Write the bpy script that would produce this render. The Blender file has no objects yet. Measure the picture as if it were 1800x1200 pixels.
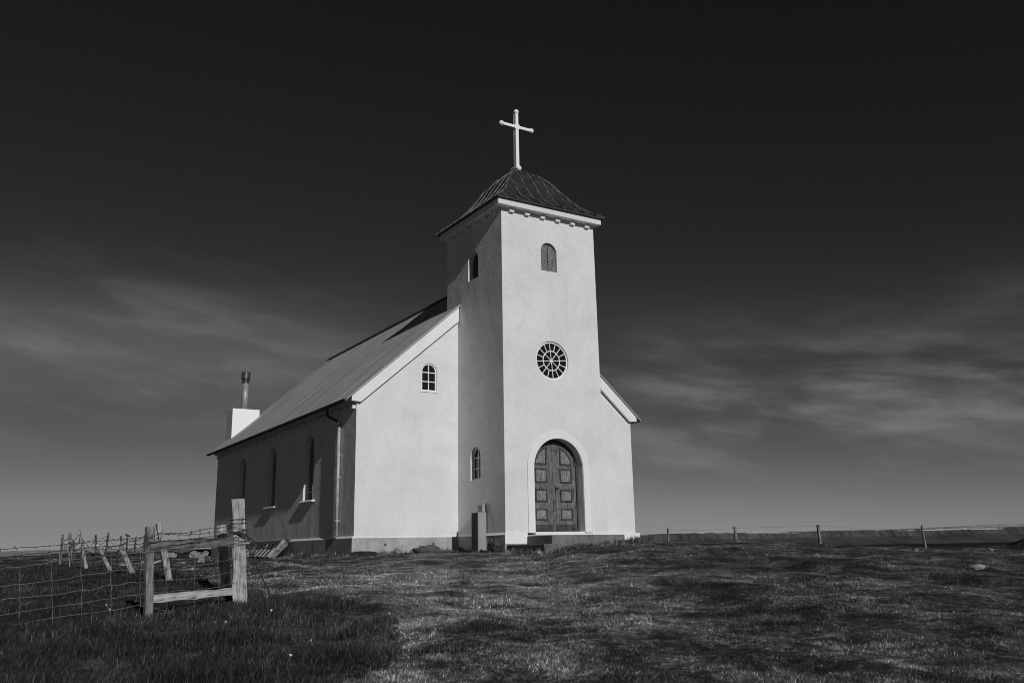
import bpy, bmesh, math, random
import numpy as np
from mathutils import Matrix, Vector, noise as mnoise

random.seed(7); rng = np.random.default_rng(11)
scene = bpy.context.scene
COL = scene.collection
EYE = 1.6                       # camera height above the grass it stands on
F_PX = 1555.8                   # focal length for an 1800 px wide frame
PITCH, ROLL, YAW = 0.2303, 0.0187, 0.5578
TX, TY, TZ = -4.661, 26.061, 0.447 + EYE      # church corner, plinth top
W, L, TD = 10.42, 16.4, 3.545                 # nave width, nave length, tower depth
A, TW, PR = 3.41, 3.6, 2.806                  # tower offset, tower width, tower projection
YT = -PR                                      # tower front plane
SL = 0.878                                    # roof slope

# ------------------------------------------------------------------ materials
def new_mat(name):
    m = bpy.data.materials.new(name); m.use_nodes = True
    nt = m.node_tree; b = nt.nodes['Principled BSDF']
    return m, nt, b
def nd(nt, typ, **kw):
    n = nt.nodes.new(typ)
    for k, v in kw.items():
        if k in n.inputs: n.inputs[k].default_value = v
        else: setattr(n, k, v)
    return n
def ramp(nt, fac, stops):
    r = nt.nodes.new('ShaderNodeValToRGB')
    els = r.color_ramp.elements
    while len(els) < len(stops): els.new(0.5)
    for e, (p, g) in zip(els, stops):
        e.position = p; e.color = (g, g, g, 1)
    nt.links.new(fac, r.inputs[0]); return r.outputs[0]
def coords(nt, scale=(1, 1, 1), kind='Object'):
    t = nt.nodes.new('ShaderNodeTexCoord'); mp = nt.nodes.new('ShaderNodeMapping')
    mp.inputs['Scale'].default_value = scale
    nt.links.new(t.outputs[kind], mp.inputs[0]); return mp.outputs[0]
def noise(nt, vec, scale, detail=4, rough=0.55, dist=0.0):
    n = nt.nodes.new('ShaderNodeTexNoise')
    n.inputs['Scale'].default_value = scale; n.inputs['Detail'].default_value = detail
    n.inputs['Roughness'].default_value = rough; n.inputs['Distortion'].default_value = dist
    nt.links.new(vec, n.inputs['Vector']); return n.outputs['Fac']
def math_n(nt, op, a, b=None, c=None, clamp=False):
    n = nt.nodes.new('ShaderNodeMath'); n.operation = op; n.use_clamp = clamp
    for i, x in enumerate((a, b, c)):
        if x is None: continue
        if isinstance(x, (int, float)): n.inputs[i].default_value = x
        else: nt.links.new(x, n.inputs[i])
    return n.outputs[0]
def bump(nt, b, h, strength, dist):
    n = nt.nodes.new('ShaderNodeBump'); n.inputs['Strength'].default_value = strength
    n.inputs['Distance'].default_value = dist
    nt.links.new(h, n.inputs['Height']); nt.links.new(n.outputs[0], b.inputs['Normal'])

def mat_plaster(name, lo, hi, bdist=0.012, streak=0.12, stains=False):
    m, nt, b = new_mat(name)
    v = coords(nt)
    n1 = noise(nt, v, 0.9, 6, 0.6, 0.4)
    n2 = noise(nt, v, 6.0, 5, 0.6)
    st = noise(nt, coords(nt, (1.6, 1.6, 0.12)), 1.6, 5, 0.6)
    mixv = math_n(nt, 'ADD', math_n(nt, 'MULTIPLY', n1, 0.65), math_n(nt, 'MULTIPLY', n2, 0.35))
    base = ramp(nt, mixv, [(0.30, lo), (0.62, hi)])
    sv = ramp(nt, st, [(0.30, 1 - streak), (0.55, 1.0)])
    if stains:                                       # sparse grey smudges and run marks
        sm = noise(nt, coords(nt, (1.0, 1.0, 0.45)), 1.15, 6, 0.68, 0.8)
        sv = math_n(nt, 'MULTIPLY', sv, ramp(nt, sm, [(0.27, 0.90), (0.42, 1.0)]))
        rn = noise(nt, coords(nt, (5.0, 5.0, 0.22)), 1.5, 4, 0.6)
        sv = math_n(nt, 'MULTIPLY', sv, ramp(nt, rn, [(0.27, 0.94), (0.37, 1.0)]))
    mx = nt.nodes.new('ShaderNodeMix'); mx.data_type = 'RGBA'; mx.blend_type = 'MULTIPLY'; mx.inputs[0].default_value = 1
    nt.links.new(base, mx.inputs[6]); nt.links.new(sv, mx.inputs[7])
    nt.links.new(mx.outputs[2], b.inputs['Base Color'])
    b.inputs['Roughness'].default_value = 0.9
    h = math_n(nt, 'ADD', math_n(nt, 'MULTIPLY', noise(nt, v, 1.3, 5, 0.55), 1.0), math_n(nt, 'MULTIPLY', noise(nt, v, 45, 3), 0.02))
    bump(nt, b, h, 1.0, bdist)
    return m
M = {}
M['plaster'] = mat_plaster('white_plaster', 0.62, 0.74, 0.024, 0.03, True)
M['trim'] = mat_plaster('white_trim', 0.74, 0.80, 0.004, 0.05)
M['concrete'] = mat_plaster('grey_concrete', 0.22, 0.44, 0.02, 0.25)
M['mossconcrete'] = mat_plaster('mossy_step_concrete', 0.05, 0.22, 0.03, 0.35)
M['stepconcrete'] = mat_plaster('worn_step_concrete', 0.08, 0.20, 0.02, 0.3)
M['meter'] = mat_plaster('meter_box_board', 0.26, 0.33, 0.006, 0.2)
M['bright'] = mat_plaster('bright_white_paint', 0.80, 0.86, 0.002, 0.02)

def mat_simple(name, g, rough=0.6, metal=0.0, var=0.25, scale=8.0, bd=0.0, spec=0.5):
    m, nt, b = new_mat(name)
    n = noise(nt, coords(nt), scale, 5, 0.6)
    nt.links.new(ramp(nt, n, [(0.3, g * (1 - var)), (0.7, g * (1 + var))]), b.inputs['Base Color'])
    b.inputs['Roughness'].default_value = rough; b.inputs['Metallic'].default_value = metal
    b.inputs['Specular IOR Level'].default_value = spec
    if bd: bump(nt, b, n, 1.0, bd)
    return m
M['gutter'] = mat_simple('dark_gutter_metal', 0.05, 0.5)
M['pipe'] = mat_simple('grey_pipe_metal', 0.42, 0.5, 0, 0.35, 14)
M['flue'] = mat_simple('galvanised_flue', 0.32, 0.5, 0.3, 0.2, 5)
M['cowl'] = mat_simple('dark_cowl_metal', 0.09, 0.35, 0.5, 0.3, 9)
M['hole'] = mat_simple('dark_hole', 0.01, 0.9)
M['wire'] = mat_simple('galvanised_wire', 0.16, 0.6, 0, 0.4, 6)
M['barb'] = mat_simple('rusty_barbed_wire', 0.035, 0.8, 0, 0.4, 12)
M['stone'] = mat_simple('pale_stone', 0.25, 0.95, 0, 0.5, 5, 0.04)
M['darkstone'] = mat_simple('dark_stone', 0.075, 0.95, 0, 0.5, 5, 0.04)
M['bird'] = mat_simple('dark_feathers', 0.025, 0.8)
M['flower'] = mat_simple('white_petals', 0.75, 0.8)
M['handle'] = mat_simple('door_metal', 0.10, 0.35, 0.8)

def mat_glass():
    m, nt, b = new_mat('dark_window_glass')
    b.inputs['Base Color'].default_value = (0.012, 0.012, 0.012, 1)
    b.inputs['Roughness'].default_value = 0.06
    n = noise(nt, coords(nt), 2.5, 2); bump(nt, b, n, 0.25, 0.02)
    return m
M['glass'] = mat_glass()
M['sideglass'] = mat_glass(); M['sideglass'].node_tree.nodes['Principled BSDF'].inputs['IOR'].default_value = 2.1; M['sideglass'].node_tree.nodes['Principled BSDF'].inputs['Base Color'].default_value = (.04, .04, .04, 1)

def mat_wood(name, lo, mid, hi, axis='Z', s=1.0, contrast=1.0):
    m, nt, b = new_mat(name)
    k = 0.09
    sc = {'Z': (1, 1, k), 'X': (k, 1, 1), 'Y': (1, k, 1)}[axis]
    v = coords(nt, sc)
    g = noise(nt, v, 34 * s, 6, 0.65, 0.3)
    g2 = noise(nt, coords(nt), 7 * s, 4, 0.6)
    f = math_n(nt, 'ADD', math_n(nt, 'MULTIPLY', g, 0.7), math_n(nt, 'MULTIPLY', g2, 0.3))
    nt.links.new(ramp(nt, f, [(0.39, lo), (0.46, mid), (0.60, hi)]), b.inputs['Base Color'])
    b.inputs['Roughness'].default_value = 0.85; b.inputs['Specular IOR Level'].default_value = 0.25
    bump(nt, b, f, 0.8, 0.015)
    return m
M['post'] = mat_wood('bleached_post_wood', 0.05, 0.27, 0.48)
M['postgrey'] = mat_wood('grey_post_wood', 0.04, 0.14, 0.26)
M['postmid'] = mat_wood('worn_post_wood', 0.05, 0.17, 0.42)
M['postdark'] = mat_wood('dark_post_wood', 0.015, 0.05, 0.10)
M['rail'] = mat_wood('bleached_rail_wood', 0.09, 0.36, 0.55, 'X')
M['railgrey'] = mat_wood('grey_rail_wood', 0.04, 0.11, 0.20, 'X')
M['doorwood'] = mat_wood('weathered_door_wood', 0.035, 0.10, 0.20)
M['doorpanel'] = mat_wood('weathered_panel_wood', 0.06, 0.18, 0.30, s=1.4)
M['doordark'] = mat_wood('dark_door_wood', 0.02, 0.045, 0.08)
M['shutter'] = mat_wood('grey_shutter_boards', 0.07, 0.16, 0.24, s=1.5)
M['slat'] = mat_wood('dry_slat_wood', 0.10, 0.25, 0.38)
M['slatdark'] = mat_wood('dark_slat_wood', 0.02, 0.05, 0.09, 'Y')

def mat_roof():
    m, nt, b = new_mat('corrugated_roof_metal')
    v = coords(nt, (0.10, 1.0, 0.10))
    n = noise(nt, v, 3.2, 6, 0.65, 0.2)
    n2 = noise(nt, coords(nt), 0.8, 4, 0.6)
    f = math_n(nt, 'ADD', math_n(nt, 'MULTIPLY', n, 0.75), math_n(nt, 'MULTIPLY', n2, 0.25))
    nt.links.new(ramp(nt, f, [(0.34, 0.25), (0.5, 0.36), (0.64, 0.48)]), b.inputs['Base Color'])
    b.inputs['Roughness'].default_value = 0.6; b.inputs['Metallic'].default_value = 0.15
    return m
M['roof'] = mat_roof()
def mat_towerroof():
    m, nt, b = new_mat('dark_tower_roof_metal')
    n = noise(nt, coords(nt), 3.0, 5, 0.65)
    fl = noise(nt, coords(nt, (1, 1, 0.5)), 16.0, 4, 0.6)
    base = ramp(nt, n, [(0.35, 0.016), (0.65, 0.045)])
    fk = ramp(nt, fl, [(0.665, 0.0), (0.70, 1.0)])
    mx = nt.nodes.new('ShaderNodeMix'); mx.data_type = 'RGBA'
    nt.links.new(fk, mx.inputs[0]); nt.links.new(base, mx.inputs[6]); mx.inputs[7].default_value = (0.3, 0.3, 0.3, 1)
    nt.links.new(mx.outputs[2], b.inputs['Base Color'])
    b.inputs['Roughness'].default_value = 0.42
    return m
M['troof'] = mat_towerroof()
M['seam'] = mat_simple('worn_glint_seam_metal', 0.15, 0.35, 0.3, 0.9, 5)  # worn seams kept lighter than the roof; sun glint is in the colour

def patch_value(nt):
    """light and dark patches of turf, by world position, 0..1"""
    g = nt.nodes.new('ShaderNodeNewGeometry')
    mp = nt.nodes.new('ShaderNodeMapping'); mp.inputs['Scale'].default_value = (1, 1, 0.0)
    nt.links.new(g.outputs['Position'], mp.inputs[0])
    a = noise(nt, mp.outputs[0], 0.55, 8, 0.74, 0.6)
    c = noise(nt, mp.outputs[0], 1.7, 6, 0.72, 0.3)
    d = noise(nt, mp.outputs[0], 9.0, 4, 0.7, 0.2)
    f = math_n(nt, 'ADD', math_n(nt, 'ADD', math_n(nt, 'MULTIPLY', a, 0.44), math_n(nt, 'MULTIPLY', c, 0.30)), math_n(nt, 'MULTIPLY', d, 0.26))
    # drier, trodden turf on the slope in front of the church
    m2 = nt.nodes.new('ShaderNodeMapping'); m2.vector_type = 'TEXTURE'; m2.inputs['Location'].default_value = (-1.2, 16.5, 0); m2.inputs['Scale'].default_value = (3.4, 6.5, 1e6)
    nt.links.new(g.outputs['Position'], m2.inputs[0])
    ln = nt.nodes.new('ShaderNodeVectorMath'); ln.operation = 'LENGTH'; nt.links.new(m2.outputs[0], ln.inputs[0])
    dry = math_n(nt, 'EXPONENT', math_n(nt, 'MULTIPLY', math_n(nt, 'MULTIPLY', ln.outputs['Value'], ln.outputs['Value']), -1.0))
    m3 = nt.nodes.new('ShaderNodeMapping'); m3.vector_type = 'TEXTURE'; m3.inputs['Location'].default_value = (-1.28, 10.6, 0); m3.inputs['Scale'].default_value = (0.28, 2.6, 1e6); m3.inputs['Rotation'].default_value = (0, 0, 0.10)
    nt.links.new(g.outputs['Position'], m3.inputs[0])
    l3 = nt.nodes.new('ShaderNodeVectorMath'); l3.operation = 'LENGTH'; nt.links.new(m3.outputs[0], l3.inputs[0])
    trod = math_n(nt, 'EXPONENT', math_n(nt, 'MULTIPLY', math_n(nt, 'MULTIPLY', l3.outputs['Value'], l3.outputs['Value']), -1.0))
    f = math_n(nt, 'ADD', f, math_n(nt, 'ADD', math_n(nt, 'MULTIPLY', dry, 0.075), math_n(nt, 'MULTIPLY', trod, 0.07)))
    return ramp(nt, f, [(0.425, 0.0), (0.495, 0.16), (0.55, 0.5), (0.605, 1.0)])
def mat_turf():
    m, nt, b = new_mat('turf_soil')
    p = patch_value(nt)
    g = nt.nodes.new('ShaderNodeNewGeometry')
    fine = noise(nt, g.outputs['Position'], 26, 5, 0.7)
    col = math_n(nt, 'MULTIPLY', math_n(nt, 'ADD', math_n(nt, 'MULTIPLY', p, 0.19), 0.017),
                 math_n(nt, 'ADD', math_n(nt, 'MULTIPLY', fine, 1.6), 0.2))
    nt.links.new(col, b.inputs['Base Color'])
    b.inputs['Roughness'].default_value = 1.0; b.inputs['Specular IOR Level'].default_value = 0.1
    bump(nt, b, noise(nt, g.outputs['Position'], 14, 6, 0.7), 1.0, 0.06)
    return m
M['turf'] = mat_turf()
def mat_blade(name, lo, hi, patch):
    m, nt, b = new_mat(name)
    at = nt.nodes.new('ShaderNodeAttribute'); at.attribute_name = 'tone'
    r = ramp(nt, at.outputs['Fac'], [(0.0, lo), (0.75, (lo + hi) / 2), (0.93, hi), (1.0, hi * 1.7)])
    if patch:
        p = patch_value(nt)
        gain, off = (1.6, 0.62) if patch == 'mild' else (7.5, 0.24)
        col = math_n(nt, 'MULTIPLY', r, math_n(nt, 'ADD', math_n(nt, 'MULTIPLY', p, gain), off))
    else: col = r
    nt.links.new(col, b.inputs['Base Color'])
    b.inputs['Roughness'].default_value = 0.75; b.inputs['Specular IOR Level'].default_value = 0.2
    return m
M['lawn'] = mat_blade('short_turf_blades', 0.006, 0.135, True)
M['long'] = mat_blade('long_grass_blades', 0.006, 0.075, 'mild')

def mat_sea():
    m, nt, b = new_mat('dark_sea_water')
    b.inputs['Base Color'].default_value = (0.006, 0.006, 0.006, 1); b.inputs['Roughness'].default_value = 0.5
    b.inputs['Specular IOR Level'].default_value = 0.15
    return m
M['sea'] = mat_sea()
def mat_hill(name, lo, hi, z0, z1, snow_lo, snow_hi):
    m, nt, b = new_mat(name)
    g = nt.nodes.new('ShaderNodeNewGeometry')
    mp = nt.nodes.new('ShaderNodeMapping'); mp.inputs['Scale'].default_value = (0.02, 0.004, 0.02)
    nt.links.new(g.outputs['Position'], mp.inputs[0])
    n = noise(nt, mp.outputs[0], 1.0, 6, 0.65)
    base = ramp(nt, n, [(0.3, lo), (0.7, hi)])
    mp2 = nt.nodes.new('ShaderNodeMapping'); mp2.inputs['Scale'].default_value = (0.006, 0.003, 0.12)
    nt.links.new(g.outputs['Position'], mp2.inputs[0])
    s = noise(nt, mp2.outputs[0], 1.0, 4, 0.6, 0.3)
    sep = nt.nodes.new('ShaderNodeSeparateXYZ'); nt.links.new(g.outputs['Position'], sep.inputs[0])
    hgt = nt.nodes.new('ShaderNodeMapRange'); hgt.inputs[1].default_value = z0; hgt.inputs[2].default_value = z1
    nt.links.new(sep.outputs[2], hgt.inputs[0])
    k = math_n(nt, 'MULTIPLY', s, hgt.outputs[0])
    f = ramp(nt, k, [(snow_lo, 0), (snow_hi, 1)])
    mx = nt.nodes.new('ShaderNodeMix'); mx.data_type = 'RGBA'
    nt.links.new(f, mx.inputs[0]); nt.links.new(base, mx.inputs[6]); mx.inputs[7].default_value = (0.5, 0.5, 0.5, 1)
    nt.links.new(mx.outputs[2], b.inputs['Base Color']); b.inputs['Roughness'].default_value = 1
    b.inputs['Specular IOR Level'].default_value = 0
    return m
M['mesa'] = mat_hill('mesa_rock', 0.05, 0.115, 32, 39, 0.53, 0.56)
M['farhill'] = mat_hill('far_snowy_hills', 0.22, 0.32, 0, 70, 0.50, 0.56)

# ------------------------------------------------------------------ mesh helper
class MB:
    def __init__(s): s.v = []; s.f = []
    def add(s, vs, fs):
        o = len(s.v); s.v += [tuple(x) for x in vs]; s.f += [tuple(i + o for i in f) for f in fs]
    def box(s, x0, x1, y0, y1, z0, z1):
        vs = [(x, y, z) for z in (z0, z1) for x, y in ((x0, y0), (x1, y0), (x1, y1), (x0, y1))]
        s.add(vs, [(3, 2, 1, 0), (4, 5, 6, 7), (0, 1, 5, 4), (1, 2, 6, 5), (2, 3, 7, 6), (3, 0, 4, 7)])
    def prism(s, pts, fn, a, b):
        n = len(pts)
        s.add([fn(p[0], p[1], a) for p in pts] + [fn(p[0], p[1], b) for p in pts],
              [tuple(range(n - 1, -1, -1)), tuple(range(n, 2 * n))] + [(i, (i + 1) % n, n + (i + 1) % n, n + i) for i in range(n)])
    def ring(s, outer, inner, fn, a, b, closed=True):
        n = len(outer)
        vs = [fn(p[0], p[1], a) for p in outer] + [fn(p[0], p[1], a) for p in inner] + \
             [fn(p[0], p[1], b) for p in outer] + [fn(p[0], p[1], b) for p in inner]
        fs = []
        for i in range(n if closed else n - 1):
            j = (i + 1) % n
            fs += [(i, j, n + j, n + i), (2 * n + i, 3 * n + i, 3 * n + j, 2 * n + j),
                   (i, 2 * n + i, 2 * n + j, j), (n + i, n + j, 3 * n + j, 3 * n + i)]
        if not closed:
            fs += [(0, n, 3 * n, 2 * n), (n - 1, 3 * n - 1, 4 * n - 1, 2 * n - 1)]
        s.add(vs, fs)
    def tube(s, pts, r, n=8, caps=True):
        pts = [Vector(p) for p in pts]; m = len(pts)
        rr = r if isinstance(r, (list, tuple)) else [r] * m
        vs = []; up = None
        for i, p in enumerate(pts):
            t = (pts[min(i + 1, m - 1)] - pts[max(i - 1, 0)]).normalized()
            if up is None: up = Vector((0, 0, 1)) if abs(t.z) < 0.9 else Vector((1, 0, 0))
            a = t.cross(up)
            if a.length < 1e-6: a = t.cross(Vector((1, 0.1, 0)))
            a.normalize(); b = a.cross(t); up = b
            for k in range(n):
                c = 2 * math.pi * k / n
                vs.append(p + rr[i] * (math.cos(c) * a + math.sin(c) * b))
        fs = [(i * n + k, i * n + (k + 1) % n, (i + 1) * n + (k + 1) % n, (i + 1) * n + k) for i in range(m - 1) for k in range(n)]
        if caps: fs += [tuple(range(n - 1, -1, -1)), tuple(range((m - 1) * n, m * n))]
        s.add(vs, fs)
    def ball(s, c, r, n=12, sq=(1, 1, 1)):
        vs = []; fs = []; m = n // 2
        for i in range(m + 1):
            th = math.pi * i / m
            for k in range(n):
                ph = 2 * math.pi * k / n
                vs.append((c[0] + sq[0] * r * math.sin(th) * math.cos(ph), c[1] + sq[1] * r * math.sin(th) * math.sin(ph), c[2] + sq[2] * r * math.cos(th)))
        for i in range(m):
            for k in range(n): fs.append((i * n + k, i * n + (k + 1) % n, (i + 1) * n + (k + 1) % n, (i + 1) * n + k))
        s.add(vs, fs)
    def build(s, name, mat, parent=None, smooth=False, bevel=0.0):
        me = bpy.data.meshes.new(name); me.from_pydata(s.v, [], s.f)
        bm = bmesh.new(); bm.from_mesh(me)
        bmesh.ops.remove_doubles(bm, verts=bm.verts, dist=1e-5)
        bmesh.ops.recalc_face_normals(bm, faces=bm.faces)
        if bevel:
            bmesh.ops.bevel(bm, geom=[e for e in bm.edges if len(e.link_faces) == 2 and e.calc_face_angle(0) > 0.6], offset=bevel, segments=2, affect='EDGES', profile=0.6)
        bm.to_mesh(me); bm.free()
        if smooth:
            for p in me.polygons: p.use_smooth = True
        me.materials.append(mat)
        o = bpy.data.objects.new(name, me); COL.objects.link(o)
        if parent: o.parent = parent
        return o
def tag(o, label, cat, group=None):
    o['label'] = label; o['category'] = cat
    if group: o['group'] = group
    return o
def empty(name, loc, rz=0.0):
    o = bpy.data.objects.new(name, None); o.location = loc; o.rotation_euler = (0, 0, rz); o.empty_display_size = 0.3
    COL.objects.link(o); return o
def bx(name, mat, parent, *a, bevel=0.0):
    m = MB(); m.box(*a); return m.build(name, mat, parent, bevel=bevel)
def copy_obj(o, parent, loc=None):
    c = o.copy(); COL.objects.link(c); c.parent = parent
    if loc: c.location = loc
    return c

# ------------------------------------------------------------------ camera and its rays
cp_, sp_ = math.cos(PITCH), math.sin(PITCH); cr_, sr_ = math.cos(ROLL), math.sin(ROLL)
R_, U_, F_ = Vector((1, 0, 0)), Vector((0, -sp_, cp_)), Vector((0, cp_, sp_))
cam_d = bpy.data.cameras.new('camera'); cam = bpy.data.objects.new('camera', cam_d); COL.objects.link(cam)
right, up = cr_ * R_ - sr_ * U_, sr_ * R_ + cr_ * U_
cam.matrix_world = Matrix(((right.x, up.x, -F_.x, 0), (right.y, up.y, -F_.y, 0), (right.z, up.z, -F_.z, EYE), (0, 0, 0, 1)))
cam_d.sensor_width = 36.0; cam_d.lens = 36.0 * F_PX / 1800.0; cam_d.clip_start = 0.05; cam_d.clip_end = 60000
scene.camera = cam
def ray(u, v):
    return (F_ + right * ((u - 900) / F_PX) + up * ((600 - v) / F_PX))
def at(u, v, y):
    d = ray(u, v); d = d * (y / d.y); return Vector((d.x, d.y, d.z + EYE))

# ------------------------------------------------------------------ terrain
CTRL = [(-3, -4, -1.75), (3, -4, -1.8), (0, 0, -1.6), (-6, 2, -1.45), (8, 0, -1.75), (-3.9, 7, -1.02), (0, 7, -1.08), (4, 7, -1.13), (10, 8, -1.15),
        (-9, 9.5, -0.95), (-6.26, 11.2, -0.86), (-4.8, 12, -0.77), (-3.95, 13.2, -0.61), (-4.5, 14.2, -0.58), (-1.0, 12.5, -0.78), (3, 13, -0.72), (9, 14, -0.75),
        (-6.5, 17, -0.42), (-8.5, 20, -0.37), (-10.3, 23, -0.36), (-12.3, 26, -0.32), (-13.7, 28, -0.28), (-15.5, 31, -0.24),
        (-2, 18, -0.46), (-1.5, 22, -0.25), (-4.66, 26.0, -0.16), (-7.8, 31.0, -0.11), (-13.3, 40, -0.10), (-2.9, 24.6, -0.15), (0.7, 23.6, -0.09), (1.35, 23.75, -0.04), (2.3, 24.2, 0.05), (3.6, 25.2, 0.12), (4.0, 27, 0.06), (5.2, 30.5, 0.11), (6.5, 33, 0.10),
        (6, 20, -0.25), (12, 22, -0.36), (8.07, 48, 0.0), (10.7, 44, -0.08), (13.4, 40, -0.18), (17.1, 38, -0.34), (20, 36, -0.42), (14, 30, -0.3), (9, 34, -0.04),
        (-18.5, 40, 0.05), (-17.4, 40, 0.08), (-15, 42, 0.10), (-24, 40, -0.08), (-22, 30, -0.35), (-16, 20, -0.6), (0, 46, 0.0), (24, 26, -0.6)]
_c = np.array(CTRL)
def _tps(r2): return 0.5 * r2 * np.log(r2 + 1e-9)
def _fit():
    n = len(_c); P = np.c_[np.ones(n), _c[:, :2]]
    K = _tps(((_c[:, None, :2] - _c[None, :, :2]) ** 2).sum(-1)) + 0.2 * np.eye(n)
    Am = np.block([[K, P], [P.T, np.zeros((3, 3))]])
    return np.linalg.solve(Am, np.r_[_c[:, 2], np.zeros(3)])
_w = _fit()
def smooth01(t): t = np.clip(t, 0, 1); return t * t * (3 - 2 * t)
def bumps(x, y):
    z = np.zeros_like(x)
    for k, (fx, fy, ph, a) in enumerate([(1.1, .7, .3, .018), (-.8, 1.3, 1.9, .018), (2.3, 1.1, 4., .018), (1.7, -2.6, .7, .018), (4.1, 2.9, 2.2, .013), (-3.3, 4.7, 5.1, .012), (7.3, -3.1, 1.1, .004), (2.2, 8.1, 3.3, .004)]):
        z += a * np.sin(fx * x + fy * y + ph + 0.8 * np.sin(.6 * fy * x - .5 * fx * y))
    return z
def ground_z(x, y):
    x = np.atleast_1d(np.asarray(x, float)); y = np.atleast_1d(np.asarray(y, float))
    xc, yc = np.clip(x, -26, 25), np.clip(y, -5, 49)
    z = np.full(x.shape, _w[-3]) + _w[-2] * xc + _w[-1] * yc
    for (cx, cy, _), w in zip(CTRL, _w): z = z + w * _tps((xc - cx) ** 2 + (yc - cy) ** 2)
    fade = 1 - smooth01((np.hypot(x, y - 15) - 40) / 40)
    z = z + bumps(x, y) * fade
    st = np.clip(49.5 - np.maximum(0, x - 8) * 1.1, 39.5, 49.5) - np.maximum(0, -x - 14) * 0.5
    st = np.clip(st, 41, 60) if False else np.maximum(st, 39.5)
    d = np.maximum(0, y - st) + np.maximum(0, np.abs(x) - 30) * 0.5 + np.maximum(0, -y - 8) * 0.2
    z = z - np.minimum(0.004 * d ** 2, 0.12 * d)
    z = z + 2.1 * np.exp(-(((x - 23.6) / 1.6) ** 2 + ((y - 37.5) / 2.6) ** 2))
    return np.maximum(z, -24) + EYE
def gz(x, y): return float(ground_z([x], [y])[0])
def ground_hit(u, v, lo=2.0, hi=47.0):
    ys = np.arange(lo, hi, 0.05); d = ray(u, v)
    h = EYE + d.z / d.y * ys - ground_z(d.x / d.y * ys, ys)
    i = np.argmax(h <= 0) if (h <= 0).any() else len(ys) - 1
    y = ys[i]; x = d.x / d.y * y
    return Vector((x, y, gz(x, y)))

def axis_pts(core_lo, core_hi, step, far):
    c = list(np.arange(core_lo, core_hi + 1e-6, step)); s = step; p = c[-1]; q = c[0]
    hi = []; lo = []
    while p < far: s *= 1.22; p += s; hi.append(p)
    s = step
    while q > -far: s *= 1.22; q -= s; lo.append(q)
    return np.array(lo[::-1] + c + hi)
gx = axis_pts(-27, 27, 0.22, 1500); gy = axis_pts(-2, 52, 0.22, 1500)
GX, GY = np.meshgrid(gx, gy); GZ = ground_z(GX.ravel(), GY.ravel())
nx, ny = len(gx), len(gy)
verts = np.c_[GX.ravel(), GY.ravel(), GZ]
me = bpy.data.meshes.new('ground')
idx = np.arange(nx * ny).reshape(ny, nx)
quads = np.stack([idx[:-1, :-1], idx[:-1, 1:], idx[1:, 1:], idx[1:, :-1]], -1).reshape(-1, 4)
me.from_pydata(verts.tolist(), [], quads.tolist())
for p in me.polygons: p.use_smooth = True
me.materials.append(M['turf'])
ground = bpy.data.objects.new('ground', me); COL.objects.link(ground); ground['kind'] = 'structure'

sea = MB(); n = 64; RS = 40000
sea.add([(RS * math.cos(2 * math.pi * k / n), RS * math.sin(2 * math.pi * k / n), EYE - 6.5) for k in range(n)], [tuple(range(n))])
so = sea.build('sea', M['sea']); so['kind'] = 'structure'

# the flat topped mountain across the fjord: cliff, talus, gullies
def fbm(x, y, o=5, s=1.0):
    return mnoise.fractal(Vector((x, y, 3.7)), s, 2.1, o, noise_basis='PERLIN_ORIGINAL')
mm = MB(); NU = 1700
rows = [(0.0, 0), (.10, 55), (.22, 115), (.36, 180), (.48, 225), (.56, 248), (.62, 254), (.72, 262), (.82, 270), (.92, 278), (1.0, 290), (1.015, 420), (1.02, 1000)]
vs = []
for j, (hh, dep) in enumerate(rows):
    for i in range(NU):
        t = i / (NU - 1); az = -0.75 + 1.55 * t
        y0 = 2830 + 120 * fbm(az * 4, 0.2)
        x = math.tan(az) * 2900
        top = EYE + 42.5 + 0.9 * fbm(az * 12, 1.3) + 0.7 * fbm(az * 70, 4.1, 3) - 14 * max(0, 0.24 - az) - 30 * max(0, az - .52)
        top = EYE - 9 + (top - EYE + 9) * float(smooth01((az + .2) / .3))
        cliff = math.exp(-((hh - .72) / .2) ** 2)
        gul = fbm(az * 210, 0.4 + j * .06, 5) * (2 + 7 * cliff) + fbm(az * 45, 2.0 + j * .02, 3) * 8 * (0.25 + cliff)
        if j >= 11: gul *= .3
        z = EYE - 7.5 + (top + 7.5 - EYE) * hh + (0.9 * fbm(az * 160, j * 1.7, 3) if 0 < hh < 1 else 0)
        vs.append((x, y0 + dep + gul, z))
mm.add(vs, [(j * NU + i, j * NU + i + 1, (j + 1) * NU + i + 1, (j + 1) * NU + i) for j in range(len(rows) - 1) for i in range(NU - 1)])
o = mm.build('mesa_hill', M['mesa']); o['kind'] = 'structure'
fh = MB(); NU = 260; vs = []
rows = [(0, 0), (.3, 400), (.6, 700), (.85, 1000), (1.0, 1400), (1.0, 3000)]
for j, (hh, dep) in enumerate(rows):
    for i in range(NU):
        t = i / (NU - 1); az = -0.85 + 1.7 * t
        e = 0.0098 + 0.0012 * fbm(az * 9, 5.0)
        if -0.46 < az < -0.3: e = 0.0098 - 0.006 * smooth01((az + .46) / .12)
        if az >= -0.3: e = 0.0038
        e = e + 0.0155 * float(smooth01((az - .38) / .16))
        top = e * 9000 + EYE
        vs.append((math.tan(az) * 9000, 9000 + dep + 260 * fbm(az * 30, .7 * j), EYE - 7.5 + (top + 7.5 - EYE) * hh + (4 * fbm(az * 40, 2 + j) if 0 < hh else 0)))
fh.add(vs, [(j * NU + i, j * NU + i + 1, (j + 1) * NU + i + 1, (j + 1) * NU + i) for j in range(len(rows) - 1) for i in range(NU - 1)])
o = fh.build('far_hills', M['farhill'], smooth=True); o['kind'] = 'structure'

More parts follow.
